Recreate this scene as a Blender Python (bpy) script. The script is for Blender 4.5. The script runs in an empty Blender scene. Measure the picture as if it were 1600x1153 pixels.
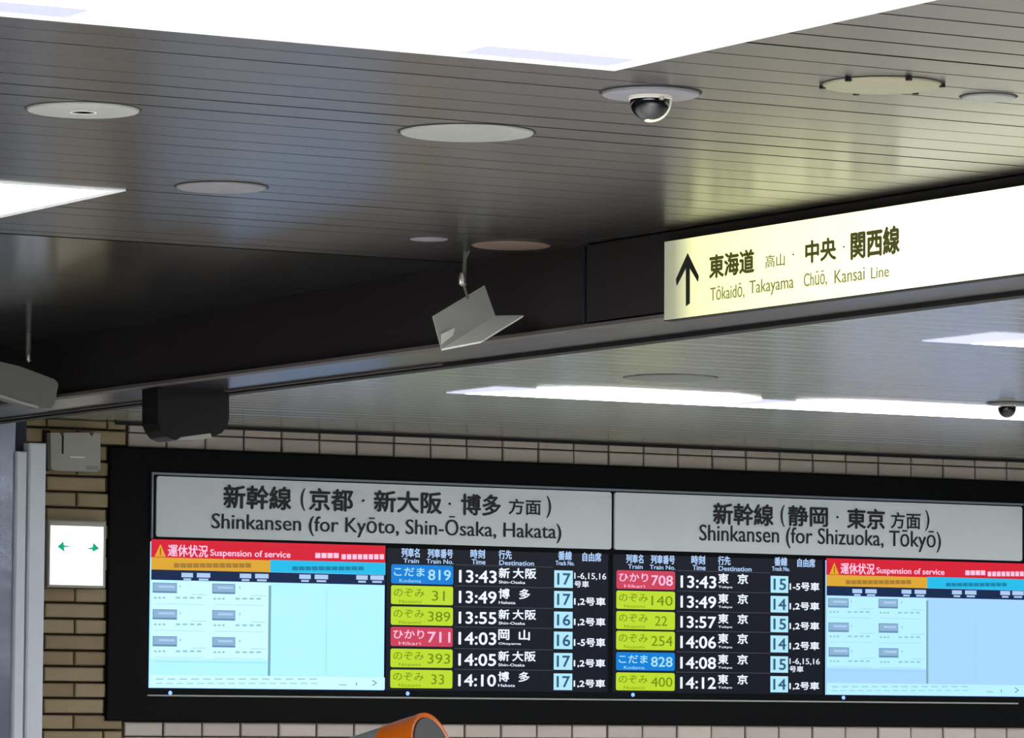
import bpy, bmesh, math, random
from mathutils import Vector, Matrix
random.seed(4)
sc = bpy.context.scene
COL = sc.collection

# ------------------------------------------------------------------ camera
F, YAW, PIT, ROL, CZ = 7334.4, .53169, .07481, .0066, 1.6
_fw = Vector((math.sin(YAW)*math.cos(PIT), math.cos(YAW)*math.cos(PIT), math.sin(PIT)))
_r = Vector((math.cos(YAW), -math.sin(YAW), 0)); _u = _r.cross(_fw)
_R = _r*math.cos(ROL)+_u*math.sin(ROL); _U = -_r*math.sin(ROL)+_u*math.cos(ROL)
cam = bpy.data.objects.new('camera', bpy.data.cameras.new('camera')); COL.objects.link(cam)
cam.data.sensor_width = 36; cam.data.lens = F*36/1600
cam.data.clip_start = .05; cam.data.clip_end = 200
cam.matrix_world = Matrix(((_R.x, _U.x, -_fw.x, 0), (_R.y, _U.y, -_fw.y, 0), (_R.z, _U.z, -_fw.z, CZ), (0, 0, 0, 1)))
sc.camera = cam

# ------------------------------------------------------------------ world, exposure
w = bpy.data.worlds.new('world'); sc.world = w; w.use_nodes = True
w.node_tree.nodes['Background'].inputs[0].default_value = (.62, .66, .72, 1)
w.node_tree.nodes['Background'].inputs[1].default_value = .10
sc.view_settings.view_transform = 'Standard'; sc.view_settings.look = 'None'
sc.view_settings.exposure = 0; sc.view_settings.gamma = 1; sc.view_settings.use_curve_mapping = False
PANEL_LIGHT = 16.0       # luminous ceiling panels
FAR_LIGHT = 14.0
SIGN_LIGHT = 1.4

# ------------------------------------------------------------------ measuring helpers (photo pixel -> point on a real plane)
def ray(x, y): return _R*((x-800)/F) - _U*((y-576.5)/F) + _fw
def onX(x, y, X): d = ray(x, y); p = d*(X/d.x); p.z += CZ; return p
def onY(x, y, Y): d = ray(x, y); p = d*(Y/d.y); p.z += CZ; return p
def onZ(x, y, Z): d = ray(x, y); p = d*((Z-CZ)/d.z); p.z += CZ; return p

W = 18.75            # front of the departure board
WALL = 18.785        # face of the tiles on the wall
CEIL = 2.9125        # underside of the ceiling
BX = 6.7175          # face of the dark beam
BX2 = 7.10           # far side of the beam

# ------------------------------------------------------------------ materials
def lin(c):
    return tuple(((v/255)/12.92 if v/255 <= .04045 else ((v/255+.055)/1.055)**2.4) for v in c)+(1,)
def mat(name, rgb, rough=.5, metal=0., spec=.5, noise=0., nscale=20., bump=0., stretch=None, emit=None, es=0.):
    m = bpy.data.materials.new(name); m.use_nodes = True
    nt = m.node_tree; b = nt.nodes['Principled BSDF']; c = lin(rgb)
    b.inputs['Base Color'].default_value = c; b.inputs['Roughness'].default_value = rough
    b.inputs['Metallic'].default_value = metal; b.inputs['Specular IOR Level'].default_value = spec
    if emit: b.inputs['Emission Color'].default_value = lin(emit); b.inputs['Emission Strength'].default_value = es
    if noise or bump:
        tc = nt.nodes.new('ShaderNodeTexCoord'); mp = nt.nodes.new('ShaderNodeMapping')
        nz = nt.nodes.new('ShaderNodeTexNoise'); nz.inputs['Scale'].default_value = nscale; nz.inputs['Detail'].default_value = 4
        nt.links.new(tc.outputs['Object'], mp.inputs[0]); nt.links.new(mp.outputs[0], nz.inputs['Vector'])
        if stretch: mp.inputs['Scale'].default_value = stretch
        if noise:
            r = nt.nodes.new('ShaderNodeMapRange'); r.inputs['To Min'].default_value = 1-noise; r.inputs['To Max'].default_value = 1+noise
            mx = nt.nodes.new('ShaderNodeVectorMath'); mx.operation = 'SCALE'; mx.inputs[0].default_value = c[:3]
            nt.links.new(nz.outputs[0], r.inputs[0]); nt.links.new(r.outputs[0], mx.inputs['Scale']); nt.links.new(mx.outputs[0], b.inputs['Base Color'])
        if bump:
            bp = nt.nodes.new('ShaderNodeBump'); bp.inputs['Strength'].default_value = bump; bp.inputs['Distance'].default_value = .01
            nt.links.new(nz.outputs[0], bp.inputs['Height']); nt.links.new(bp.outputs[0], b.inputs['Normal'])
    return m
def glow(name, rgb, s=1.0, base=(6, 7, 9)):
    return mat(name, base, rough=.3, spec=.15, emit=rgb, es=s)

def screen(name, a, b, c):      # backlight brighter in blue than the camera can record
    m = glow(name, (255, 255, 255)); m.node_tree.nodes['Principled BSDF'].inputs['Emission Color'].default_value = (a/2, b/2, c/2, 1)
    m.node_tree.nodes['Principled BSDF'].inputs['Emission Strength'].default_value = 2.0
    return m
M = dict(
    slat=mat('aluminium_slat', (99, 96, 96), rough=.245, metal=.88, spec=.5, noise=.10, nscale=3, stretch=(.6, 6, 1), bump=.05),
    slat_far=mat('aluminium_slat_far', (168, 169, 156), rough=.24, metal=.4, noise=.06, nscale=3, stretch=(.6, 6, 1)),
    panel_dark=mat('ceiling_panel_paint', (92, 92, 95), rough=.14, metal=.85, noise=.08, nscale=3),
    void=mat('ceiling_void', (10, 10, 10), rough=.95, spec=.05),
    beam=mat('dark_brown_fascia', (27, 24, 23), rough=.55, spec=.3, noise=.12, nscale=5),
    beam_trim=mat('bronze_trim', (78, 73, 72), rough=.5, metal=.1),
    soffit=mat('dark_soffit', (30, 32, 44), rough=.3, metal=.3),
    black=mat('black_gap', (10, 10, 11), rough=.7),
    brown_brick=mat('brown_tile', (150, 133, 101), rough=.55, noise=.14, nscale=14, bump=.2),
    brown_brick2=mat('brown_tile_warm', (136, 117, 85), rough=.55, noise=.16, nscale=14, bump=.2),
    pink_brick=mat('pinkish_tile', (182, 171, 163), rough=.5, noise=.08, nscale=14, bump=.2),
    pink_brick2=mat('pinkish_tile_pale', (192, 181, 172), rough=.5, noise=.08, nscale=14, bump=.2),
    mortar=mat('mortar', (64, 54, 48), rough=.95, noise=.2, nscale=40),
    floor=mat('floor_stone', (205, 203, 198), rough=.35, noise=.06, nscale=2),
    white_disc=mat('white_plastic', (140, 142, 138), rough=.5, noise=.04, nscale=30),
    grey_disc=mat('grey_plastic', (118, 117, 124), rough=.5),
    tan_disc=mat('tan_plastic', (104, 86, 76), rough=.5),
    pale_disc=mat('cream_plastic', (140, 136, 112), rough=.5),
    dome=mat('dome_black', (8, 8, 12), rough=.08, spec=.7),
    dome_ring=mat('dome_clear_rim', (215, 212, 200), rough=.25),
    frame=mat('white_metal', (235, 238, 240), rough=.4),
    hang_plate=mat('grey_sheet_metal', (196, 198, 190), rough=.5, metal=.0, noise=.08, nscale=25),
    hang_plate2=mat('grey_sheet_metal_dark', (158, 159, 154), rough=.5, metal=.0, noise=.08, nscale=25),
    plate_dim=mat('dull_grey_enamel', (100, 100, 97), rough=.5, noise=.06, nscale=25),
    steel=mat('bright_steel', (210, 208, 200), rough=.25, metal=.9),
    rod=mat('dull_steel_rod', (88, 88, 84), rough=.5, metal=.4),
    black_plastic=mat('black_plastic', (7, 7, 8), rough=.45),
    board=mat('board_housing', (2, 3, 5), rough=.6, spec=.12, noise=.1, nscale=8),
    board_line=mat('board_edge_metal', (118, 128, 138), rough=.4, metal=.4),
    plate=mat('header_acrylic', (214, 222, 226), rough=.45, noise=.03, nscale=4),
    ink=mat('black_lettering', (18, 22, 28), rough=.6),
    post=mat('painted_post', (206, 213, 224), rough=.4, metal=.0, noise=.04, nscale=6),
    navy=mat('navy_post', (30, 34, 52), rough=.5),
    steel_sheet=mat('brushed_sheet_reflections', (150, 156, 172), rough=.24, metal=.8, noise=.45, nscale=3.2, stretch=(1, 1, 1.3), bump=.5),  # colour noise paints cloudy reflections into the sheet
    orange=mat('orange_plastic', (226, 108, 18), rough=.22, spec=.6),
    dark_lens=mat('dark_grey_face', (46, 40, 38), rough=.5, noise=.1, nscale=60),
    can_grey=mat('grey_plastic_shell', (140, 146, 150), rough=.25, spec=.6),
    box=mat('grey_box_enamel', (166, 166, 158), rough=.5, noise=.05, nscale=20),
    lamp=glow('lamp_panel', (250, 252, 255), PANEL_LIGHT, base=(200, 200, 200)),
    farlamp=glow('lamp_panel_far', (248, 251, 255), FAR_LIGHT, base=(200, 200, 200)),
    reflector=glow('lamp_reflector_glow', (228, 230, 252), .95, base=(20, 20, 20)),  # no lamp: lit tone of reflectors and trays put in as glow
    exitface=glow('exit_lamp_face', (255, 255, 244), 1.6),
    green=glow('green_arrow', (0, 178, 130), .9),
    s_black=glow('screen_black', (20, 24, 34), 1.0),
    s_line=glow('screen_rule', (72, 74, 84), 1.0),
    s_red=glow('screen_red', (214, 30, 52), 1.0),
    s_orange=glow('screen_orange', (222, 168, 50), 1.0),
    s_orange2=glow('screen_orange_print', (168, 124, 50), 1.0),
    s_cyan=glow('screen_cyan', (34, 190, 236), 1.0),
    s_cyan2=glow('screen_cyan_print', (20, 130, 170), 1.0),
    s_navy=glow('screen_navy', (16, 38, 76), 1.0),
    s_pink=glow('screen_pink_print', (255, 200, 232), 1.0),
    s_paleblue=glow('screen_paleblue_print', (176, 206, 246), 1.0),
    s_aqua=screen('screen_aqua', .47, .95, 1.7),
    s_mint=screen('screen_mint', .64, 1.03, 1.6),
    s_blue=screen('screen_light_blue', .40, .70, 1.5),
    s_blue2=screen('screen_pale_blue', .50, .90, 1.5),
    s_div=glow('screen_divider', (124, 172, 172), 1.0),
    s_chip=glow('screen_chip', (142, 182, 212), 1.0),
    s_chip_edge=glow('screen_chip_edge', (104, 142, 176), 1.0),
    s_faint=glow('screen_faint_print', (150, 206, 204), 1.0),
    s_lime=glow('screen_lime', (190, 222, 48), 1.0),
    s_limeink=glow('screen_lime_print', (116, 142, 14), 1.0),
    s_tagblue=glow('screen_tag_blue', (14, 128, 216), 1.0),
    s_tagred=glow('screen_tag_red', (206, 66, 92), 1.0),
    s_bluetext=glow('screen_bluewhite_print', (170, 228, 255), 1.0),
    s_white=glow('screen_white_print', (232, 240, 255), 1.1),
    s_track=glow('screen_track_box', (178, 234, 255), 1.0),
    s_trackink=glow('screen_track_print', (52, 92, 122), 1.0),
    led=glow('blue_indicator', (120, 160, 255), 2.0),
    signink=glow('olive_lettering', (92, 94, 40), .55, base=(40, 40, 20)),
    signink2=glow('olive_small_lettering', (150, 150, 84), .7, base=(60, 60, 30)),
    signblack=mat('black_arrow', (14, 16, 12), rough=.6),
)
# backlit sign face: weaker backlight at the left end painted into the emission
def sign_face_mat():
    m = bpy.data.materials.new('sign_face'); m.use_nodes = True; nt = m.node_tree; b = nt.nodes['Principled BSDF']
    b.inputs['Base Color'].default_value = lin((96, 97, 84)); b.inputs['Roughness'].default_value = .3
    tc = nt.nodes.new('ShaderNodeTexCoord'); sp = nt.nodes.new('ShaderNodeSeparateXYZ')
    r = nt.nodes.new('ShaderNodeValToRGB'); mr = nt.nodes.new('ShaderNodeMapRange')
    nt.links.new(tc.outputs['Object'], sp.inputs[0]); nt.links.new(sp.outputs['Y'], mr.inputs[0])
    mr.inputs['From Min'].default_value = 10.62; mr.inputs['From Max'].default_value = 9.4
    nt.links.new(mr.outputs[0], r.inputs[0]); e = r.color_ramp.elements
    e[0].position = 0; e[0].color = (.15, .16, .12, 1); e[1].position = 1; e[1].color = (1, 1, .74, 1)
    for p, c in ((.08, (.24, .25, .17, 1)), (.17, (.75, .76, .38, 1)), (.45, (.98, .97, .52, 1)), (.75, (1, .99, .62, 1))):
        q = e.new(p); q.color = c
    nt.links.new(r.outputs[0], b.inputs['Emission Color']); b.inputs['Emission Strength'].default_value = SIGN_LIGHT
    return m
M['sign'] = sign_face_mat()

# ------------------------------------------------------------------ mesh helpers
class MB:
    def __init__(s): s.v = []; s.f = []; s.smooth = False
    def add(s, v, f): n = len(s.v); s.v += [tuple(p) for p in v]; s.f += [tuple(i+n for i in q) for q in f]; return s
    def box(s, a, b):
        (x0, y0, z0), (x1, y1, z1) = a, b
        x0, x1 = sorted((x0, x1)); y0, y1 = sorted((y0, y1)); z0, z1 = sorted((z0, z1))
        return s.add([(x0,y0,z0),(x1,y0,z0),(x1,y1,z0),(x0,y1,z0),(x0,y0,z1),(x1,y0,z1),(x1,y1,z1),(x0,y1,z1)],
                     [(0,3,2,1),(4,5,6,7),(0,1,5,4),(1,2,6,5),(2,3,7,6),(3,0,4,7)])
    def bevbox(s, a, b, e=.004):      # box whose front (-Y) edges are chamfered
        (x0, y0, z0), (x1, y1, z1) = a, b
        v = [(x0+e,y0,z0+e),(x1-e,y0,z0+e),(x1-e,y0,z1-e),(x0+e,y0,z1-e),(x0,y0+e,z0),(x1,y0+e,z0),(x1,y0+e,z1),(x0,y0+e,z1),(x0,y1,z0),(x1,y1,z0),(x1,y1,z1),(x0,y1,z1)]
        f = [(0,1,2,3),(4,5,1,0),(5,6,2,1),(6,7,3,2),(7,4,0,3),(8,9,5,4),(9,10,6,5),(10,11,7,6),(11,8,4,7),(11,10,9,8)]
        return s.add(v, f)
    def quadY(s, x0, z0, x1, z1, y): return s.add([(x0,y,z0),(x1,y,z0),(x1,y,z1),(x0,y,z1)], [(0,1,2,3)])
    def prism(s, poly, off):          # planar polygon of points extruded by off
        off = Vector(off); n = len(poly); p = [Vector(q) for q in poly]
        v = p+[q+off for q in p]
        f = [tuple(range(n)), tuple(range(2*n-1, n-1, -1))]+[(i, i+n, (i+1) % n+n, (i+1) % n) for i in range(n)]
        return s.add(v, f)
    def lathe(s, c, prof, n=40, axis=None):      # prof: (radius, height) pairs along axis
        c = Vector(c); ax = Vector(axis or (0, 0, 1)).normalized()
        t = ax.orthogonal().normalized(); q = ax.cross(t); v = []; f = []
        for r, h in prof:
            for k in range(n):
                a = 2*math.pi*k/n; v.append(c+ax*h+t*(r*math.cos(a))+q*(r*math.sin(a)))
        for i in range(len(prof)-1):
            for k in range(n):
                k2 = (k+1) % n; f.append((i*n+k, i*n+k2, (i+1)*n+k2, (i+1)*n+k))
        if prof[0][0] > 1e-6: f.append(tuple(range(n))[::-1])
        if prof[-1][0] > 1e-6: f.append(tuple((len(prof)-1)*n+k for k in range(n)))
        return s.add(v, f)
    def tube(s, a, b, r, n=10):
        a, b = Vector(a), Vector(b); return s.lathe(a, [(r, 0), (r, (b-a).length)], n, b-a)
    def mesh(s, name, m, smooth=False):
        me = bpy.data.meshes.new(name); me.from_pydata(s.v, [], s.f); me.materials.append(m)
        bm = bmesh.new(); bm.from_mesh(me); bmesh.ops.remove_doubles(bm, verts=bm.verts, dist=1e-6)
        bmesh.ops.recalc_face_normals(bm, faces=bm.faces); bm.to_mesh(me); bm.free()
        if smooth: me.shade_smooth(); me.set_sharp_from_angle(angle=math.radians(35))
        return me
    def build(s, name, m, parent=None, smooth=False, raw=False):
        if raw:
            me = bpy.data.meshes.new(name); me.from_pydata(s.v, [], s.f); me.materials.append(m)
        else: me = s.mesh(name, m, smooth)
        o = bpy.data.objects.new(name, me); COL.objects.link(o)
        if parent:
            o.parent = parent
            if parent.type == 'EMPTY': o.matrix_parent_inverse = Matrix.Translation(-parent.location)
        return o
def thing(name, label, cat, loc, group=None):
    o = bpy.data.objects.new(name, None); o.location = loc; o.empty_display_size = .1; COL.objects.link(o)
    return tag(o, label, cat, group)
def tag(o, label, cat, group=None):
    o['label'] = label; o['category'] = cat
    if group: o['group'] = group
    return o
def struct(o): o['kind'] = 'structure'; return o

_tc = {}
def text_mesh(s, bold=0.0):
    k = (s, bold)
    if k in _tc: return _tc[k]
    cu = bpy.data.curves.new('t', 'FONT'); cu.body = s; cu.size = 1; cu.offset = bold; cu.resolution_u = 3; cu.fill_mode = 'FRONT'
    o = bpy.data.objects.new('t', cu); COL.objects.link(o)
    me = bpy.data.meshes.new_from_object(o.evaluated_get(bpy.context.evaluated_depsgraph_get()))
    v = [(p.co.x, p.co.y) for p in me.vertices]; f = [tuple(p.vertices) for p in me.polygons]
    bpy.data.objects.remove(o); bpy.data.meshes.remove(me); bpy.data.curves.remove(cu)
    xs = [a for a, b in v] or [0, 1]; ys = [b for a, b in v] or [0, 1]
    x0, x1, y0, y1 = min(xs), max(xs), min(ys), max(ys)
    v = [((a-x0)/max(x1-x0, 1e-6), (b-y0)/max(y1-y0, 1e-6)) for a, b in v]
    _tc[k] = (v, f); return _tc[k]
def boldset(W_, H_, bold):
    if bold < .004: return [(0, 0)]
    b = bold*min(abs(H_), .2)*1.1
    return [(-b, 0), (b, 0), (0, b*.8), (0, -b*.8), (b*.7, b*.6), (-b*.7, -b*.6)] if bold > .015 else [(-b, 0), (b, 0)]
def put(mb, s, X0, Z0, X1, Z1, y, bold=0.0):        # lettering fitted to a rectangle facing -Y
    v, f = text_mesh(s)
    for i, (p, q) in enumerate(boldset(X1-X0, Z1-Z0, bold)): mb.add([(X0+a*(X1-X0)+p, y-i*.0002, Z0+b*(Z1-Z0)+q) for a, b in v], f)
def putX(mb, s, Y0, Z0, Y1, Z1, x, bold=0.0):       # facing -X, reading towards smaller Y
    v, f = text_mesh(s)
    for i, (p, q) in enumerate(boldset(Y1-Y0, Z1-Z0, bold)): mb.add([(x-i*.0002, Y0+a*(Y1-Y0)+p, Z0+b*(Z1-Z0)+q) for a, b in v], f)

# ================================================================== STRUCTURE
# floor
struct(MB().box((-8, -6, -.2), (22, 20, 0)).build('floor', M['floor']))

# back wall: mortar bed plus every tile on its own
wb = onY(196, 700, WALL).x
wall = struct(MB().box((-8, WALL+.012, 0), (22, 19.2, 3.3)).build('wall_back', M['mortar']))
wx0 = onY(196, 900, WALL).x+.003
for (py0, rows) in ((652, 3), (1127, 3)):
    ztop = onY(200, py0, WALL).z
    for r in range(rows):
        z1 = ztop-r*.0665-.003; z0 = z1-.0605
        if r == 0 and py0 == 652: z1 += .0
        for k in range(29):
            x0 = wx0+k*.1930+.0045; x1 = x0+.1930-.009
            d = random.uniform(-.003, .002)
            MB().bevbox((x0, WALL+d, z0), (x1, WALL+.02, z1)).build('brick', M['pink_brick' if random.random() < .6 else 'pink_brick2'], wall)
ztop = onY(120, 669.5, WALL-.02).z
for r in range(-1, 21):
    z1 = ztop-r*.0697-.005; z0 = z1-.0597
    if z1 > CEIL: z1 = CEIL-.002
    xj = onY(117 if r % 2 == 0 else 164, 1000, WALL-.02).x
    xs = [xj-.293*2, xj-.293, xj, xj+.293, xj+.293*2]
    for a, b in zip(xs, xs[1:]):
        a = max(a, 8.56); b = min(b, wb-.004)
        if b-a < .03: continue
        d = random.uniform(-.004, .003)
        MB().bevbox((a+.004, WALL-.02+d, z0), (b-.004, WALL+.02, z1), .005).build('brick', M['brown_brick' if random.random() < .7 else 'brown_brick2'], wall)
t = struct(MB().box((9.0, WALL-.035, CEIL-.017), (16, WALL+.01, CEIL+.01)).build('wall_gap_shade', M['black']))  # black strip painted in for the shadow gap under the ceiling
t = struct(MB().box((9.3, WALL-.06, CEIL-.004), (16, WALL-.036, CEIL+.01)).build('trim_2', M['beam_trim']))

# the rest of the tiling, beyond the picture: one joined part each
rest = MB(); ztp = onY(200, 652, WALL).z; zlo = onY(200, 1127, WALL).z
for k in range(52):
    x0 = wx0+k*.1930+.0045; x1 = x0+.184
    for r in range(20):
        z1 = ztp-r*.0665-.003
        if k >= 29 and z1-.0605 > zlo: rest.bevbox((x0, WALL, z1-.0605), (x1, WALL+.02, z1))
    for r in range(22):
        z1 = zlo-r*.0665-.003
        if (k >= 29 or r >= 3) and z1 > .1: rest.bevbox((x0, WALL, z1-.0605), (x1, WALL+.02, z1))
rest.build('brick', M['pink_brick'], wall)['kind'] = 'stuff'
rest = MB()
for r in range(21, 40):
    z1 = ztop-r*.0697-.005
    for q in range(3):
        a = wb-.004-(q+1)*.293+(.147 if r % 2 else 0); b = min(a+.285, wb-.004)
        if z1 > .1: rest.bevbox((a, WALL-.02, z1-.0597), (b, WALL+.02, z1))
rest.build('brick', M['brown_brick'], wall)['kind'] = 'stuff'

# ceiling: dark void board with hung aluminium slats
ceil = struct(MB().box((-8, -6, CEIL+.05), (22, 19.2, CEIL+.12)).build('ceiling', M['void']))
PITCH = .1485
def slat(x0, x1, y0, y1, mb, z=CEIL, e=.0015):
    prof = [(y0, z+.03), (y0, z+e), (y0+e*.5, z+e*.35), (y0+e*1.4, z), (y1-e*1.4, z), (y1-e*.5, z+e*.35), (y1, z+e), (y1, z+.03)]
    n = len(prof); v = [(x0, a, b) for a, b in prof]+[(x1, a, b) for a, b in prof]
    mb.add(v, [(i, i+1, i+1+n, i+n) for i in range(n-1)]+[(n-1, 0, n, 2*n-1)])
    return mb
YJ = 7.102
k0 = -14
ys = []
y = YJ-int((YJ-5.6)/PITCH)*PITCH
while y < 11.60: ys.append(y); y += PITCH
for yy in ys:
    dz = random.uniform(-.0003, .0003); wj = random.choice((.005, .007, .009, .013))
    y1 = min(yy+PITCH-wj, 11.64)
    slat(-3, BX, yy, y1, MB(), CEIL+dz, .0003).build('slat', M['slat'], ceil)
    MB().box((-3, y1, CEIL+.0004), (BX, y1+wj, CEIL+.02)).build('joint_strip', M['void'], ceil)
near = MB(); y = ys[0]-PITCH
while y > -3: slat(-3, BX, y, y+PITCH-.007, near); y -= PITCH
near.build('slat', M['slat'], ceil)['kind'] = 'stuff'
REFLECT_TILT = .012            # made-up tilt of the wide panels, shifting what they reflect
y = 11.665
while y < WALL:
    y2 = min(y+.885, WALL); za, zb2 = CEIL-(y-11.665)*REFLECT_TILT, CEIL-(y2-11.665)*REFLECT_TILT
    MB().prism([(-3, y, za), (-3, y2, zb2), (-3, y2, zb2+.03), (-3, y, za+.03)], (BX+3, 0, 0)).build('ceiling_panel', M['panel_dark'], ceil); y += .889
far = MB(); y = 2.0
while y < WALL-.08:
    slat(BX2, 18, y, y+PITCH-.006, far, CEIL+random.uniform(-.0006, .0006), .004); y += PITCH
far.build('slat', M['slat_far'], ceil)['kind'] = 'stuff'

# dark beam between the two ceilings
BZ = 2.683
beam = struct(MB().box((BX+.012, 2, BZ+.012), (BX2-.01, WALL-.02, CEIL+.06)).build('beam', M['black']))
SEP = onX(921, 450, BX).y
for a, b in ((SEP+.006, WALL-.03),):
    MB().box((BX, a, BZ+.006), (BX+.02, b, CEIL+.02)).build('fascia_panel', M['beam'], beam)
MB().box((BX-.012, 2, BZ+.012), (BX+.02, SEP-.006, CEIL-.004)).build('fascia_panel', M['beam'], beam)
MB().box((BX-.014, SEP+.002, BZ+.012), (BX+.01, SEP+.014, CEIL-.006)).build('joint_cover', M['soffit'], beam)
MB().box((BX-.02, 2, BZ-.004), (BX+.03, WALL-.03, BZ+.006)).build('ledge', M['beam_trim'], beam)
MB().box((BX+.03, 2, BZ+.002), (BX2-.05, WALL-.03, BZ+.014)).build('soffit', M['soffit'], beam)
MB().box((BX2-.05, 2, BZ-.010), (BX2, WALL-.03, BZ+.02)).build('far_lip', M['black'], beam)
MB().box((BX2-.07, 12.4, BZ-.004), (BX2-.05, WALL-.03, BZ+.01)).build('lip_strip', M['beam_trim'], beam)

# ================================================================== CEILING LIGHTS
def ceiling_light(x0, y0, x1, y1, label, group=None, name='ceiling_light', z=CEIL):
    t = thing(name, label, 'light', ((x0+x1)/2, (y0+y1)/2, z), group)
    r = .03; fr = MB(); zl = z-.004
    fr.box((x0-r, y0-r, zl), (x1+r, y0, z+.012)).box((x0-r, y1, zl), (x1+r, y1+r, z+.012))
    fr.box((x0-r, y0, zl), (x0, y1, z+.012)).box((x1, y0, zl), (x1+r, y1, z+.012))
    fr.build('frame', M['frame'], t)
    MB().box((x0, y0, z-.003), (x1, y1-.16, z+.01)).build('diffuser', M['lamp'], t)
    MB().box((x0, y1-.16, z-.0025), (x1, y1-.015, z+.01)).build('edge_reflector', M['lamp'], t)
    MB().box((x0, y1-.015, z-.003), (x1, y1, z+.01)).build('inner_rim', M['lamp'], t)
    for a, b in ((x0, x0+2.3), (x1-.36, x1-.015)):
        MB().prism([(a, y1-.015, z-.0035), (b, y1-.015, z-.0035), (b, y1-.13, z-.0035), (a, y1-.13, z-.0035)], (0, 0, .001)).build('corner_reflector_glow', M['reflector'], t)  # lit look of the reflector given as its own glow
    MB().box((x0-r, y1+r, z-.002), (x1+r, y1+r+.012, z+.01)).build('shadow_gap', M['black'], t)
    return t
c = onZ(960, 108, CEIL)
ceiling_light(1.4, 5.0, c.x-.03, c.y-.03, 'huge glaring white ceiling light across the top of the picture')
c2 = onZ(183, 299, CEIL)
ceiling_light(1.4, c2.y-.02, c2.x-.03, c2.y+2.6, 'bright white ceiling light cut by the left edge, above the hanging plate')
# long lights of the far bay: tray, end reflector and lens segments with cut corners
def far_light(x0, y0, x1, y1, segs, label):
    t = thing('ceiling_light', label, 'light', ((x0+x1)/2, (y0+y1)/2, CEIL))
    MB().box((x0, y0+.16, CEIL-.004), (x1, y1+.015, CEIL+.01)).build('tray', M['reflector'], t)  # tray glows to look lit by the lens
    for a, b in segs:
        poly = [(a-.02, y1, 0), (a+.10, y0+.13, 0), (a+.34, y0, 0), (b-.30, y0, 0), (b-.08, y0+.13, 0), (b-.02, y1, 0)]
        MB().prism([(p[0], p[1], CEIL-.005) for p in poly], (0, 0, .008)).build('lens', M['farlamp'], t)
    return t
a = onZ(738, 608, CEIL); ft = onZ(762, 598, CEIL); fb = onZ(1200, 636, CEIL)
nx = onZ(1268, 619, CEIL).x
far_light(a.x, ft.y, 18, fb.y, [(a.x+.10, nx), (nx+.02, nx+2.1), (nx+2.12, nx+4.2), (nx+4.22, 17.9)],
          'long white ceiling light strip above the right half of the board')
a3 = onZ(1437, 532, CEIL); b3 = onZ(1560, 511, CEIL); c3 = onZ(1600, 540, CEIL)
far_light(a3.x, b3.y, 15, c3.y, [(a3.x+.22, 12.2), (12.22, 14.9)],
          'short bright ceiling light at the right edge, under the yellow sign')
# unseen lights: panel behind the camera added to brighten the wall, more beyond frame
for (x0, y0, x1, y1, lb) in ((-1.8, -1.0, 4.9, 2.6, 'unseen white ceiling light added above and behind the viewpoint'),):
    ceiling_light(x0, y0, x1, y1, lb)
far_light(9.3, 8.2, 15, 8.7, [(9.4, 12.0), (12.02, 14.9)], 'unseen white ceiling light in the right bay outside the picture')

# ================================================================== CEILING FITTINGS
def disc(pl, pr, mat_, label, name, cat, h=.006, extra=None, ring=None, z=CEIL, group=None):
    a, b = onZ(*pl, z), onZ(*pr, z); c = (a+b)/2
    # width as seen equals the diameter across the line of sight
    rr = abs((b-a).dot(_R))/2
    t = thing(name, label, cat, (c.x, c.y, z), group)
    MB().lathe(c, [(rr*.98, .004), (rr, -h*.3), (rr*.985, -h*.8), (rr*.94, -h), (0, -h)], 56).build('cover', mat_, t, True)
    MB().lathe(c, [(rr+.006, .001), (rr+.006, -.001), (rr*.95, -.001)], 48).build('shadow_gap', M['black'], t, True)  # black ring painted in for the shadow line around the rim
    if ring: MB().lathe(c, [(rr*ring+.003, -h), (rr*ring+.003, -h-.002), (rr*ring-.003, -h-.002), (rr*ring-.003, -h)], 48).build('ring', M['hang_plate'], t, True)
    if extra:
        for k in range(extra):
            an = 2*math.pi*(k+.35)/extra; p = c+Vector((math.cos(an)*rr, math.sin(an)*rr, -h*.5))
            MB().lathe(p, [(0, .003), (.007, .001), (.007, -.005), (0, -.006)], 10).build('clip', M['black_plastic'], t)
    return t, c, rr
disc((42, 169), (218, 171), M['white_disc'], 'round pale speaker grille on the ceiling at the upper left, above the white light', 'ceiling_speaker', 'speaker', .007, ring=.22)
disc((625, 205), (834, 207), M['white_disc'], 'largest round plain white cover on the ceiling, left of the dome camera', 'ceiling_cover', 'cover', .006)
disc((275, 290), (417, 293), M['grey_disc'], 'smaller round mauve-grey cover on the ceiling between light and hanging plate', 'ceiling_cover', 'cover', .006)
disc((738, 381), (860, 383), M['tan_disc'], 'round tan cover on the ceiling close to the dark beam', 'ceiling_cover', 'cover', .006)
disc((1285, 131), (1472, 132), M['pale_disc'], 'round cream cover with black clips around its rim', 'ceiling_cover', 'cover', .006, extra=6)
disc((1503, 150), (1586, 151), M['white_disc'], 'small round pale cover beside the clipped cream cover', 'ceiling_cover', 'cover', .006)
disc((976, 588), (1118, 591), M['white_disc'], 'faint round cover on the far ceiling above the long light strip', 'ceiling_cover', 'cover', .006)
disc((640, 372), (700, 373), M['grey_disc'], 'tiny grey round cover beside the tan one near the beam', 'ceiling_cover', 'cover', .004)

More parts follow.
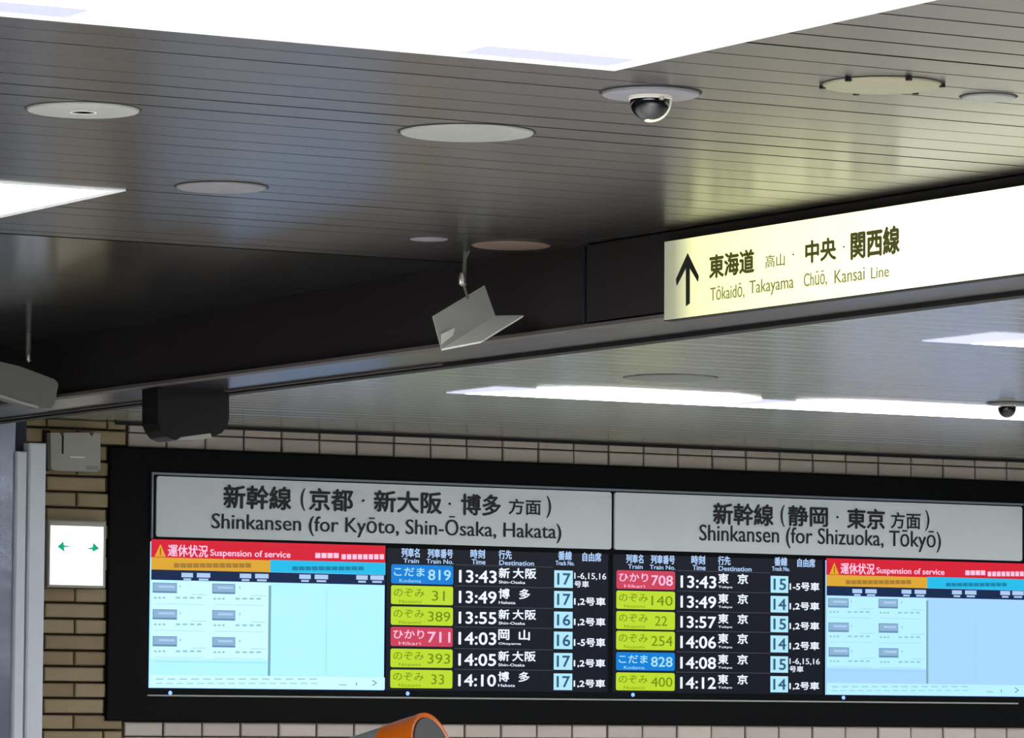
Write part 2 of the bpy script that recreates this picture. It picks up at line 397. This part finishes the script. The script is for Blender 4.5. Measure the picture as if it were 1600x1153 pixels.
def dome_camera(pl, pr, label, k=.42, drop=1.0):
    t, c, rr = disc(pl, pr, M['grey_disc'], label, 'dome_camera', 'camera', .009)
    z = -.009; q = rr*k
    MB().lathe(c, [(q*1.08, z), (q*1.08, z-.006), (q*.98, z-.008), (q*.98, z)], 40).build('dome_collar', M['dome_ring'], t, True)
    prof = [(q, z), (q, z-q*.25*drop)]+[(q*math.cos(a*math.pi/16), z-q*.25*drop-q*drop*math.sin(a*math.pi/16)) for a in range(1, 9)]
    prof[-1] = (0, prof[-1][1])
    MB().lathe(c, prof, 40).build('dome', M['dome'], t, True)
    MB().lathe(c+Vector((0, -q*.99, z-q*.18)), [(0, .004), (.006, .002), (.006, -.004), (0, -.006)], 10).build('lens_screw', M['steel'], t, True)
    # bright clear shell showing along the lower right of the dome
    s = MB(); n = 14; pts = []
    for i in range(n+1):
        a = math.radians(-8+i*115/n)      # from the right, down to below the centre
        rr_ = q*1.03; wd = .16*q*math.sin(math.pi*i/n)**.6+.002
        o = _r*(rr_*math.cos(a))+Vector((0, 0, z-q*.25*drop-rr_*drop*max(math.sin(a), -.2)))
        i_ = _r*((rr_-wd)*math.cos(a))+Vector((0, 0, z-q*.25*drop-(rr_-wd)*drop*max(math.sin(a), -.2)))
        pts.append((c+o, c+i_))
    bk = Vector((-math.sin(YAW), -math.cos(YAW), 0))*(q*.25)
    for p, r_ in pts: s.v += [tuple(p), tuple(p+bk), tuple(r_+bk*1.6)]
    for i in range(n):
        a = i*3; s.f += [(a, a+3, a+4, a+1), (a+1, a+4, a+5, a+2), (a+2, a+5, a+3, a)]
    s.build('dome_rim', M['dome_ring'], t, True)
    return t
dome_camera((940, 144), (1093, 144), 'black dome camera on a round grey plate beside the big ceiling light')
dome_camera((1543, 628), (1603, 630), 'small black dome camera hanging before the far light strip at the right edge', .46, 1.15)

# ================================================================== THINGS HUNG IN FRONT OF THE BEAM
def pd(x, y, Y): return onY(x, y, Y)
# folded plate on a thin rod
top = onZ(727, 393, CEIL); D = top.y
t = thing('hanging_bracket', 'small grey folded metal plate hanging on a rod before the dark beam', 'bracket', top)
MB().tube(pd(727, 390, D), pd(725, 448, D), .006).build('rod', M['rod'], t, True)
MB().tube(pd(735, 388, D-.02), pd(727, 405, D), .003).build('wire', M['rod'], t, True)
MB().lathe(pd(722.5, 447, D-.01), [(.004, 0), (.011, .006), (.012, .02), (.008, .036), (.003, .04)], 14).build('turnbuckle', M['steel'], t, True)
MB().tube(pd(725, 446, D), pd(731, 466, D+.01), .004).build('hook', M['rod'], t, True)
cA, cB = pd(774, 493, D-.02), pd(690, 545, D-.02)
tA, tB = pd(757, 445.6, D+.03), pd(676, 494, D+.03)
rA, rB = pd(818, 492.5, D-.10), pd(752, 533, D-.10)
MB().prism([cA, tA, tB, cB], (.002, .007, -.001)).build('back_plate', M['hang_plate2'], t)  # darker grey of the same folded sheet, shade put into the colour
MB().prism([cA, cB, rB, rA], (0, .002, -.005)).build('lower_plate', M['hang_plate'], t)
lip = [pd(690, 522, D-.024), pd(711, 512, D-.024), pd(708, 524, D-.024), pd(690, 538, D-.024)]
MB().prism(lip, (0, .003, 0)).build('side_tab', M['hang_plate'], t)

# rounded plate at the left edge
top = onZ(45, 506, CEIL); D = top.y
t = thing('hanging_bracket', 'grey rounded box-like plate on a rod at the left edge, above the posts', 'bracket', top)
MB().lathe(top, [(.022, .004), (.022, -.008), (0, -.009)], 20).build('ceiling_rose', M['rod'], t, True)
MB().tube(pd(45, 505, D), pd(44, 556, D), .009).build('rod', M['rod'], t, True)
MB().lathe(pd(44.5, 566, D-.01), [(.002, 0), (.009, .006), (.010, .018), (.005, .03), (.002, .034)], 14).build('turnbuckle', M['steel'], t, True)
poly = [pd(-60, 556, D), pd(-4, 564, D), pd(30, 572, D), pd(84, 592, D), pd(90, 597, D), pd(91, 602, D), pd(85, 632, D), pd(80, 637, D), pd(60, 638, D), pd(40, 633, D), pd(-4, 619, D), pd(-60, 604, D)]
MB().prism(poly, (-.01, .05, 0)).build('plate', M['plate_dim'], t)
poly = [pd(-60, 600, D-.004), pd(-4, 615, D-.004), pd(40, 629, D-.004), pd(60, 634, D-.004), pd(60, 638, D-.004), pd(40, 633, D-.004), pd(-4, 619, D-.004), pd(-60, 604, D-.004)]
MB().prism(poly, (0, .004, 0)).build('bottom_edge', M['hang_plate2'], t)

# black unit under the beam
top = onZ(302, 608, BZ); D = top.y
t = thing('hanging_unit', 'black box with rounded lower corners hanging under the beam, above the board', 'box', top)
pr = [(247, 596), (358, 590), (358, 655), (355, 666), (347, 676), (336, 681), (322, 685), (272, 687), (260, 682), (252, 672), (247, 660)]
MB().prism([pd(x, y, D) for x, y in pr], (.02, .16, 0)).build('housing', M['black_plastic'], t)
MB().prism([pd(283, 683, D-.002), pd(329, 677, D-.002), pd(331, 683, D-.002), pd(320, 686, D-.002), pd(276, 688, D-.002)], (0, .05, 0)).build('lower_flap', M['hang_plate2'], t)

# ================================================================== YELLOW GUIDE SIGN
def secY(px, py): return onX(px, py, BX-.03).y
y0 = secY(1038, 440); y1 = y0-3.2
zt = onX(1038, 378, BX-.03).z; zb = onX(1038, 500, BX-.03).z
t = thing('guide_sign', 'long glowing yellowish direction sign with an up arrow on the dark beam', 'sign', (BX-.03, (y0+y1)/2, zb))
MB().box((BX-.026, y1, zb-.003), (BX+.0, y0+.006, zt+.003)).build('housing', M['black'], t)
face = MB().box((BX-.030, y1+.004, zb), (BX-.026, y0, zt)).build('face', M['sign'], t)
def SX(mk, s, px0, px1, pyt, pyb, bold=.02):
    mb = MB()
    xm = (px0+px1)/2; X = BX-.032
    putX(mb, s, onX(px0, pyt, X).y, onX(xm, pyb, X).z, onX(px1, pyt, X).y, onX(xm, pyt, X).z, X, bold)
    mb.build('lettering', M[mk], t, raw=True)
SX('signink', '東海道', 1109, 1178, 394.5, 430, .04); SX('signink', '中央', 1259, 1306, 374, 408, .04); SX('signink', '関西線', 1330, 1405, 358, 400, .04)
SX('signink', '高山', 1196, 1226, 397, 417, .005)
SX('signink', '・', 1238, 1241, 396, 399, .0); SX('signink', '・', 1317, 1320, 384, 387, .0)
SX('signink2', 'Tōkaidō,', 1110, 1163, 445, 470, .012); SX('signink2', 'Takayama', 1171, 1240, 434, 461, .012)
SX('signink2', 'Chūō,', 1256, 1292, 424, 449, .012); SX('signink2', 'Kansai', 1304, 1351, 419, 440, .012); SX('signink2', 'Line', 1361, 1389, 416, 434, .012)
X = BX-.033
def A(px, py): return onX(px, py, X)
ar = MB()
ar.prism([A(1074, 396), A(1091, 431), A(1090, 440), A(1074, 413), A(1057, 446), A(1056, 436)], (.002, 0, 0))
ar.prism([A(1071.5, 412), A(1077, 411), A(1077, 474), A(1071.5, 478)], (.002, 0, 0))
ar.build('arrow', M['signblack'], t)

# ================================================================== WALL FIXTURES AT LEFT
BW = WALL-.025
def P(px, py, Y=BW): return onY(px, py, Y)
def pbox(mb, px0, py0, px1, py1, yf, yb, e=.004):
    xm, ym = (px0+px1)/2, (py0+py1)/2
    return mb.bevbox((onY(px0, ym, yf).x, yf, onY(xm, py1, yf).z), (onY(px1, ym, yf).x, yb, onY(xm, py0, yf).z), e)
t = thing('exit_lamp', 'square glowing white lamp with two green arrows on the brown tiles', 'light', P(120, 915))
pbox(MB(), 75, 813, 166, 918, BW-.07, BW, .006).build('housing', M['box'], t)
pbox(MB(), 79, 822, 161.5, 914, BW-.074, BW-.068, .002).build('face', M['exitface'], t)
g = MB(); Yg = BW-.077
def gp(px, py): return onY(px, py, Yg)
g.prism([gp(90, 854), gp(99, 846), gp(100, 852), gp(112, 853.4), gp(100, 855), gp(101, 862)], (0, .002, 0))
g.build('arrow_left', M['green'], t)
g = MB(); g.prism([gp(155, 857), gp(146, 848), gp(145, 855), gp(134, 857), gp(145, 858.5), gp(145, 862)][::-1], (0, .002, 0))
g.build('arrow_right', M['green'], t)

t = thing('junction_box', 'grey square wall box with notched top above the green-arrow lamp', 'box', P(118, 738))
yf = BW-.06
nb = MB(); o = [(79, 676), (93, 676), (97, 682), (101, 676), (139, 676), (143, 682), (147, 676), (157, 677), (157, 733), (153, 737), (84, 735), (80, 731)]
nb.prism([onY(x, y, yf) for x, y in o], (0, .06, 0)).build('cover', M['box'], t)
pbox(MB(), 97, 680, 99.6, 709, yf-.002, yf+.001, .0005).build('slot', M['black'], t)
pbox(MB(), 109, 713, 133, 715.5, yf-.004, yf+.001, .001).build('name_bar', M['frame'], t)
pbox(MB(), 136, 728, 154, 734, yf-.002, yf+.001, .0005).build('sticker', M['white_disc'], t)
pbox(MB(), 68.5, 672, 78, 735, BW-.02, BW, .002).build('side_bracket', M['black'], t)

# partition with posts
PY = 17.4
t = thing('metal_partition', 'blue-grey sheet partition with two pale posts at the left edge', 'partition', (onY(30, 900, PY).x, PY, 0))
def post(px0, px1, pyt, Yf, dep, m, name):
    x0, x1 = onY(px0, 900, Yf).x, onY(px1, 900, Yf).x
    return MB().bevbox((x0, Yf, 0), (x1, Yf+dep, onY((px0+px1)/2, pyt, Yf).z), .006).build(name, m, t)
post(43.5, 70, 692, PY, .06, M['post'], 'wide_post')
post(23.5, 40, 705, PY, .06, M['post'], 'narrow_post')
post(40, 44, 708, PY+.02, .05, M['hang_plate2'], 'groove_strip')
post(21, 39.5, 636, PY+.10, .05, M['navy'], 'navy_post')
post(-140, 22.5, 640, PY+.02, .03, M['steel_sheet'], 'sheet_panel')

# ================================================================== DEPARTURE BOARD
bl = onY(172.5, 697, W).x-.003; bx1 = onY(1600, 900, W).x+.25
zt, zb_ = onY(172, 697, W).z, onY(168, 1126, W).z
board = thing('departure_board', 'long black departure board with four lit screens under two white header plates', 'board', ((bl+bx1)/2, W+.1, zb_))
MB().bevbox((bl, W, zb_), (bx1, WALL+.012, zt), .006).build('housing', M['board'], board)
def rect(px0, py0, px1, py1, Y=W):
    xm, ym = (px0+px1)/2, (py0+py1)/2
    return onY(px0, ym, Y).x, onY(xm, py1, Y).z, onY(px1, ym, Y).x, onY(xm, py0, Y).z
L1, L2, L3 = W-.004, W-.007, W-.010
# thin metal edge lines
hx0, hx1 = onY(235, 790, W).x, onY(1597, 820, W).x
hz1 = onY(240, 738, W).z; hz0 = onY(240, 841, W).z
e = MB(); e.box((hx0, W-.014, hz1-.010), (hx1, W, hz1)); e.box((hx0, W-.014, hz0), (hx0+.008, W, hz1-.010))
e.build('edge_frame', M['board_line'], board)
sz0 = onY(232, 1077, W).z
MB().box((hx0-.006, W-.008, sz0-.030), (hx1-.03, W, sz0-.023)).build('lower_rail', M['hang_plate2'], board)
# header plates
def header(px0, px1, jp, en, label):
    x0, x1 = onY(px0, 790, W).x, onY(px1, 820, W).x; z1 = hz1-.016; z0 = hz0+.008; rr = .012
    pts = []
    for cx, cz, a0 in ((x1-rr, z0+rr, -90), (x1-rr, z1-rr, 0), (x0+rr, z1-rr, 90), (x0+rr, z0+rr, 180)):
        for k in range(4):
            a = math.radians(a0+k*30); pts.append((cx+rr*math.cos(a), W-.012, cz+rr*math.sin(a)))
    p = MB().prism(pts, (0, .012, 0)).build('header_plate', M['plate'], board); p['label'] = label
    for s, a, b, c_, d, bo in jp:
        X0, Z0, X1, Z1 = rect(a, c_, b, d, W-.0145); mb = MB(); put(mb, s, X0, Z0, X1, Z1, W-.0145, bo); mb.build('lettering', M['ink'], p, raw=True)
    X0, Z0, X1, Z1 = rect(*en[1:], W-.0145); mb = MB(); put(mb, en[0], X0, Z0, X1, Z1, W-.0145, .012); mb.build('lettering', M['ink'], p, raw=True)
header(243, 953.5, [('新幹線', 350, 454.5, 759, 795, .03), ('(', 470, 477, 763, 798, .01), ('京都', 484, 551, 764, 798, .03), ('・', 565.5, 570, 780, 784, 0),
        ('新大阪', 585, 690, 768, 801, .03), ('・', 700.5, 705, 785, 789, 0), ('博多', 721, 782, 773, 805, .03), ('方面', 795, 845, 780, 804, .018), (')', 854, 861, 775, 809, .01)],
       ('Shinkansen (for Kyōto, Shin-Ōsaka, Hakata)', 331, 803, 877, 841), 'long white plate headed for Hakata')
header(958.5, 1595, [('新幹線', 1115, 1208, 787, 820, .03), ('(', 1220, 1226, 789, 823, .01), ('静岡', 1232, 1293, 791, 822, .03), ('・', 1306.5, 1310.5, 806, 810, 0),
        ('東京', 1324, 1382, 795, 826, .03), ('方面', 1392, 1438, 801, 826, .018), (')', 1446, 1452, 797, 829, .01)],
       ('Shinkansen (for Shizuoka, Tōkyō)', 1093, 824, 1470, 858), 'white plate headed for Tokyo at the right')

# screens
S0 = onY(233.5, 960, W).x; PS = (onY(1289.5, 980, W).x-S0)/3*1.0
sx = [S0, onY(603, 960, W).x, onY(957, 960, W).x, onY(1289.5, 980, W).x]
szt, szb = onY(420, 851, W).z, onY(420, 1076.5, W).z
SW = onY(600, 960, W).x-S0
def screen_panel(i, m, label=None):
    o = MB().box((sx[i], L1, szb), (sx[i]+SW, W, szt)).build('screen', m, board)
    if label: o['label'] = label
    return o
def R_(mb, r, dx, y, sc_=None):
    X0, Z0, X1, Z1 = rect(*r); mb.quadY(X0+dx, Z0, X1+dx, Z1, y)
def notice(i, c_left, c_right, c_foot, label):
    s = screen_panel(i, c_right, label); dx = sx[i]-S0
    def go(name, m, rs, y, lab=None):
        mb = MB(); one = name in ('train_chip', 'chip_edge', 'chip_print')
        for r in rs:
            if one: mb = MB()
            R_(mb, r, dx, y)
            if one: mb.build(name, m, s, raw=True)
        if one: return
        o = mb.build(name, m, s, raw=True)
        if len(rs) > 1: o['kind'] = 'stuff'
        if lab: o['label'] = lab
    go('notice_banner', M['s_red'], [(235, 847.5, 601, 876)], L2)
    go('notice_bar', M['s_orange'], [(235, 873, 421, 892)], L2-.001, 'orange bar')
    go('notice_bar', M['s_cyan'], [(421, 877, 601, 896)], L2-.001, 'sky blue bar')
    go('column_heading', M['s_navy'], [(235, 894, 601, 910)], L2-.001)
    go('page_left', c_left, [(235, 909, 419, 1030)], L2)
    go('page_foot', c_foot, [(234, 1056.5, 600, 1075.5)], L2)
    go('page_divider', M['s_div'], [(417.5, 915, 421.5, 1056)], L3)
    # print: warning triangle, banner words, small heading blocks, chips, faint lines
    tr = MB(); X0, Z0, X1, Z1 = rect(240, 850, 258, 870); tr.add([(X0+dx, L3, Z0), (X1+dx, L3, Z0), ((X0+X1)/2+dx, L3, Z1)], [(0, 1, 2)])
    tr.build('warning_triangle', M['s_orange'], s, raw=True)
    tx = MB()
    tx2 = MB(); X0, Z0, X1, Z1 = rect(248.2, 856, 249.8, 868); tx2.quadY(X0+dx, Z0, X1+dx, Z1, L3-.001); tx2.build('triangle_mark', M['s_red'], s, raw=True)
    for st, r, bo in (('運休状況', (261, 851.5, 323, 870), .02), ('Suspension of service', (327, 860, 452, 873), .02)):
        tx = MB(); X0, Z0, X1, Z1 = rect(*r); put(tx, st, X0+dx, Z0, X1+dx, Z1, L3, bo)
        tx.build('lettering', M['s_pink'], s, raw=True)
    lines = lambda r, n, gap=.35: [(r[0]+(r[2]-r[0])*k/n, r[1], r[0]+(r[2]-r[0])*(k+1-gap)/n, r[3]) for k in range(n)]
    go('print_marks', M['s_pink'], lines((491, 864, 529, 872), 4, .15)+lines((532, 866, 600, 874), 8, .2), L3)
    go('print_marks', M['s_orange2'], lines((270, 880, 392, 887), 12, .12), L3)
    go('print_marks', M['s_cyan2'], lines((455, 885, 568, 891), 11, .12), L3)
    hb = []
    for a in (282, 306, 373, 397, 466, 490, 555, 577):
        yy = 894.5+(a-235)*.0135; wd = 18 if a in (282, 373, 466, 555) else 21
        hb += [(a, yy, a+wd, yy+7), (a+3, yy+8.5, a+wd-3, yy+11.5)]
    go('print_marks', M['s_paleblue'], hb, L3)
    ch = []; ce = []; fl = []
    for x0, x1 in ((237, 275), (330, 366)):
        for k, yt in enumerate((910.5, 952, 994)):
            yt += 1.5 if x0 > 300 else 0
            ce.append((x0, yt, x1, yt+16)); ch.append((x0+1, yt+1, x1-1, yt+13)); ch.append((x0+9, yt+3.5, x1-4, yt+10))
            if True:
                fl += lines((x0+2, yt+22, x0+22, yt+25), 3)+lines((x0+36, yt+22, x0+80, yt+25), 4)
                fl += [(x0+42, yt+4, x0+44, yt+8), (x0+60, yt+18, x0+84, yt+18.8), (x0+2, yt+33, x0+80, yt+33.6)]
    go('chip_edge', M['s_chip_edge'], ce, L3); go('train_chip', M['s_chip'], ch[::2], L3-.001)
    go('chip_print', M['s_paleblue'], [(r[0], r[1]+1, r[2], r[3]-2) for r in ch[1::2]], L3-.002)
    go('faint_rules', M['s_faint'], fl+[(240, 1034, 415, 1034.7)]+lines((242, 1060, 500, 1061.8), 14)+lines((242, 1067, 500, 1068.4), 16)+[(508, 920, 508.5, 1056), (528, 1069, 540, 1071)], L3)
    go('page_mark', M['s_chip_edge'], [(554.5, 1066, 556, 1071)], L3)
    tx = MB(); X0, Z0, X1, Z1 = rect(580, 1062, 587, 1072); put(tx, '>', X0+dx, Z0, X1+dx, Z1, L3, 0); tx.build('page_arrow', M['s_chip_edge'], s, raw=True)
    return s
notice(0, M['s_mint'], M['s_aqua'], M['s_mint'], 'notice screen with pale aqua pages at the left end')
notice(3, M['s_blue2'], M['s_blue'], M['s_blue2'], 'notice screen with light blue pages at the right end')

TAG = {'k': ('s_tagblue', 's_bluetext', 'こだま'), 'n': ('s_lime', 's_limeink', 'のぞみ'), 'h': ('s_tagred', 's_pink', 'ひかり')}
rowY = [(882.7, 912.5), (915.5, 944.7), (948.3, 977), (980, 1010), (1014, 1043), (1046.6, 1075.2)]
def table(i, rows, label):
    s = screen_panel(i, M['s_black'], label)
    off = onY(961.5 if i == 2 else 609.3, 960, W).x-onY(609.3, 960, W).x
    cx = lambda px: onY(px, 960, W).x+off
    xs = dict(t0=cx(609.5), t1=cx(706.5))
    rz = [(onY(658, b, W).z, onY(658, a, W).z) for a, b in rowY]
    def word(mk, nm, *a):
        mb = MB(); put(mb, *a); mb.build(nm, M[mk], s, raw=True)
    hz = rz[0][1]; u = .0028*1.25
    for st, a, b, lo, hi in (('列車名', 625, 653, 11, 24), ('Train', 628, 652, 2.5, 9), ('列車番号', 666, 705, 11, 24), ('Train No.', 664, 706, 2.5, 9),
                             ('時刻', 733, 755, 12, 25), ('Time', 735, 756, 3, 10.5), ('行先', 777, 797, 12, 25), ('Destination', 778, 832, 3, 10),
                             ('番線', 870, 891, 13, 26), ('Track No.', 866, 895, 5, 11.5), ('自由席', 908, 937, 12, 25)):
        word('s_paleblue', 'heading_lettering', st, cx(a), hz+lo*.0031, cx(b), hz+hi*.0031, L3, .03)
    for r, (kind, num, tm, dj, de, tr, cars) in enumerate(rows):
        z0, z1 = rz[r]; h = z1-z0; tm_, ti_, nm = TAG[kind]; e = .008
        tg = MB(); x0, x1 = xs['t0'], xs['t1']
        pts = []
        for qx, qz, a0 in ((x1-e, z0+e, -90), (x1-e, z1-e, 0), (x0+e, z1-e, 90), (x0+e, z0+e, 180)):
            for k in range(3): a = math.radians(a0+k*45); pts.append((qx+e*math.cos(a), L2, qz+e*math.sin(a)))
        tg.add(pts, [tuple(range(12))])
        o = tg.build('service_tag', M[tm_], s, raw=True); o['label'] = {'k': 'blue', 'n': 'lime green', 'h': 'red'}[kind]+' train tag'
        word(ti_, 'tag_lettering', nm, cx(613.5), z0+h*.40, cx(661), z0+h*.84, L3, .02 if kind != 'n' else .005)
        nx0 = {2: 673, 3: 667}[len(num)]; nx1 = {2: 693, 3: 702}[len(num)]
        word(ti_, 'tag_lettering', num, cx(nx0), z0+h*.22, cx(nx1), z0+h*.76, L3, .02 if kind != 'n' else .005)
        lw = {'k': 'Kodama', 'n': 'Nozomi', 'h': 'Hikari'}[kind]
        word(ti_, 'tag_lettering', lw, cx(622), z0+h*.07, cx(656), z0+h*.24, L3, .0)
        word('s_white', 'lettering', tm, cx(715.5), z0+h*.14, cx(773.5), z0+h*.78, L3, .028)
        ch = dj; kx = {3: (777.5, 799.5, 819), 2: (777.5, 809.5)}[len(ch)]
        for k_, g_ in enumerate(ch):
            word('s_white', 'lettering', g_, cx(kx[k_]), z0+h*.42, cx(kx[k_]+16.5), z0+h*.95, L3, .03)
        word('s_white', 'lettering', de, cx(777.5), z0+h*.13, cx(777.5+{'Shin-Osaka': 41, 'Hakata': 26, 'Okayama': 35, 'Tokyo': 23}[de]), z0+h*.28, L3, .02)
        MB().box((cx(865), L2, z0-h*.02), (cx(893.5), L1, z0+h*.90)).build('track_box', M['s_track'], s)
        word('s_trackink', 'track_number', tr, cx(869), z0+h*.14, cx(889), z0+h*.74, L3, .03)
        if cars == 'long':
            word('s_white', 'lettering', '1-6,15,16', cx(895.5), z0+h*.42, cx(945), z0+h*.80, L3, .015); word('s_white', 'lettering', '号車', cx(895.5), z0+h*.02, cx(918), z0+h*.36, L3, .02)
        else:
            word('s_white', 'lettering', cars, cx(895.5), z0+h*.13, cx(944), z0+h*.58, L3, .03)
        MB().quadY(cx(709), z1+.0035, cx(863), z1+.0065, L2).build('row_rule', M['s_line'], s, raw=True)
table(1, [('k', '819', '13:43', '新大阪', 'Shin-Osaka', '17', 'long'), ('n', '31', '13:49', '博多', 'Hakata', '17', '1,2号車'), ('n', '389', '13:55', '新大阪', 'Shin-Osaka', '16', '1,2号車'),
          ('h', '711', '14:03', '岡山', 'Okayama', '16', '1-5号車'), ('n', '393', '14:05', '新大阪', 'Shin-Osaka', '17', '1,2号車'), ('n', '33', '14:10', '博多', 'Hakata', '17', '1,2号車')],
      'black timetable screen under the Hakata header')
table(2, [('h', '708', '13:43', '東京', 'Tokyo', '15', '1-5号車'), ('n', '140', '13:49', '東京', 'Tokyo', '14', '1,2号車'), ('n', '22', '13:57', '東京', 'Tokyo', '15', '1,2号車'),
          ('n', '254', '14:06', '東京', 'Tokyo', '14', '1,2号車'), ('k', '828', '14:08', '東京', 'Tokyo', '15', 'long'), ('n', '400', '14:12', '東京', 'Tokyo', '14', '1,2号車')],
      'black timetable screen under the Tokyo header')
for (px, py) in ((266, 1082.5), (637, 1083.5), (989, 1085.5), (1318, 1090)):
    p = onY(px, py, W-.01)
    MB().lathe(p, [(.0, .010), (.007, .006), (.009, 0), (.007, -.006), (0, -.010)], 12).build('indicator_light', M['led'], board, True)

# ================================================================== ORANGE AND GREY CANISTER AT THE BOTTOM EDGE
CY = 14.0
c0 = onY(675, 1171, CY); sc_ = (c0-Vector((0, 0, CZ))).dot(_fw)/F
R0 = 60*sc_
ax = (_R*.94+_U*.34)*.883-_fw*.47; ax.normalize()
t = thing('tilted_canister', 'glossy orange and grey tilted canister with dark oval face at the bottom edge', 'canister', (c0.x-.1, c0.y, 0))
MB().lathe(c0, [(R0*.86, .0), (R0*.98, .004), (R0, -.008), (R0*.985, -.02), (R0*.985, -69*sc_)], 64, ax).build('orange_shell', M['orange'], t, True)
MB().lathe(c0, [(0, .006), (R0*.84, .005), (R0*.87, .001), (R0*.87, -.004)], 64, ax).build('end_face', M['dark_lens'], t, True)
L = 69*sc_
MB().lathe(c0-ax*L, [(R0*.985, 0), (R0*.965, -.01), (R0*.955, -.18), (R0*.85, -.27), (0, -.32)], 64, ax).build('grey_shell', M['can_grey'], t, True)
b = c0-ax*.10
MB().tube((b.x, b.y, .02), (b.x, b.y, b.z-R0*.5), .025, 20).build('stand_pole', M['post'], t, True)
MB().lathe((b.x, b.y, 0), [(.17, 0), (.17, .012), (.04, .03), (0, .03)], 40).build('stand_base', M['black_plastic'], t, True)
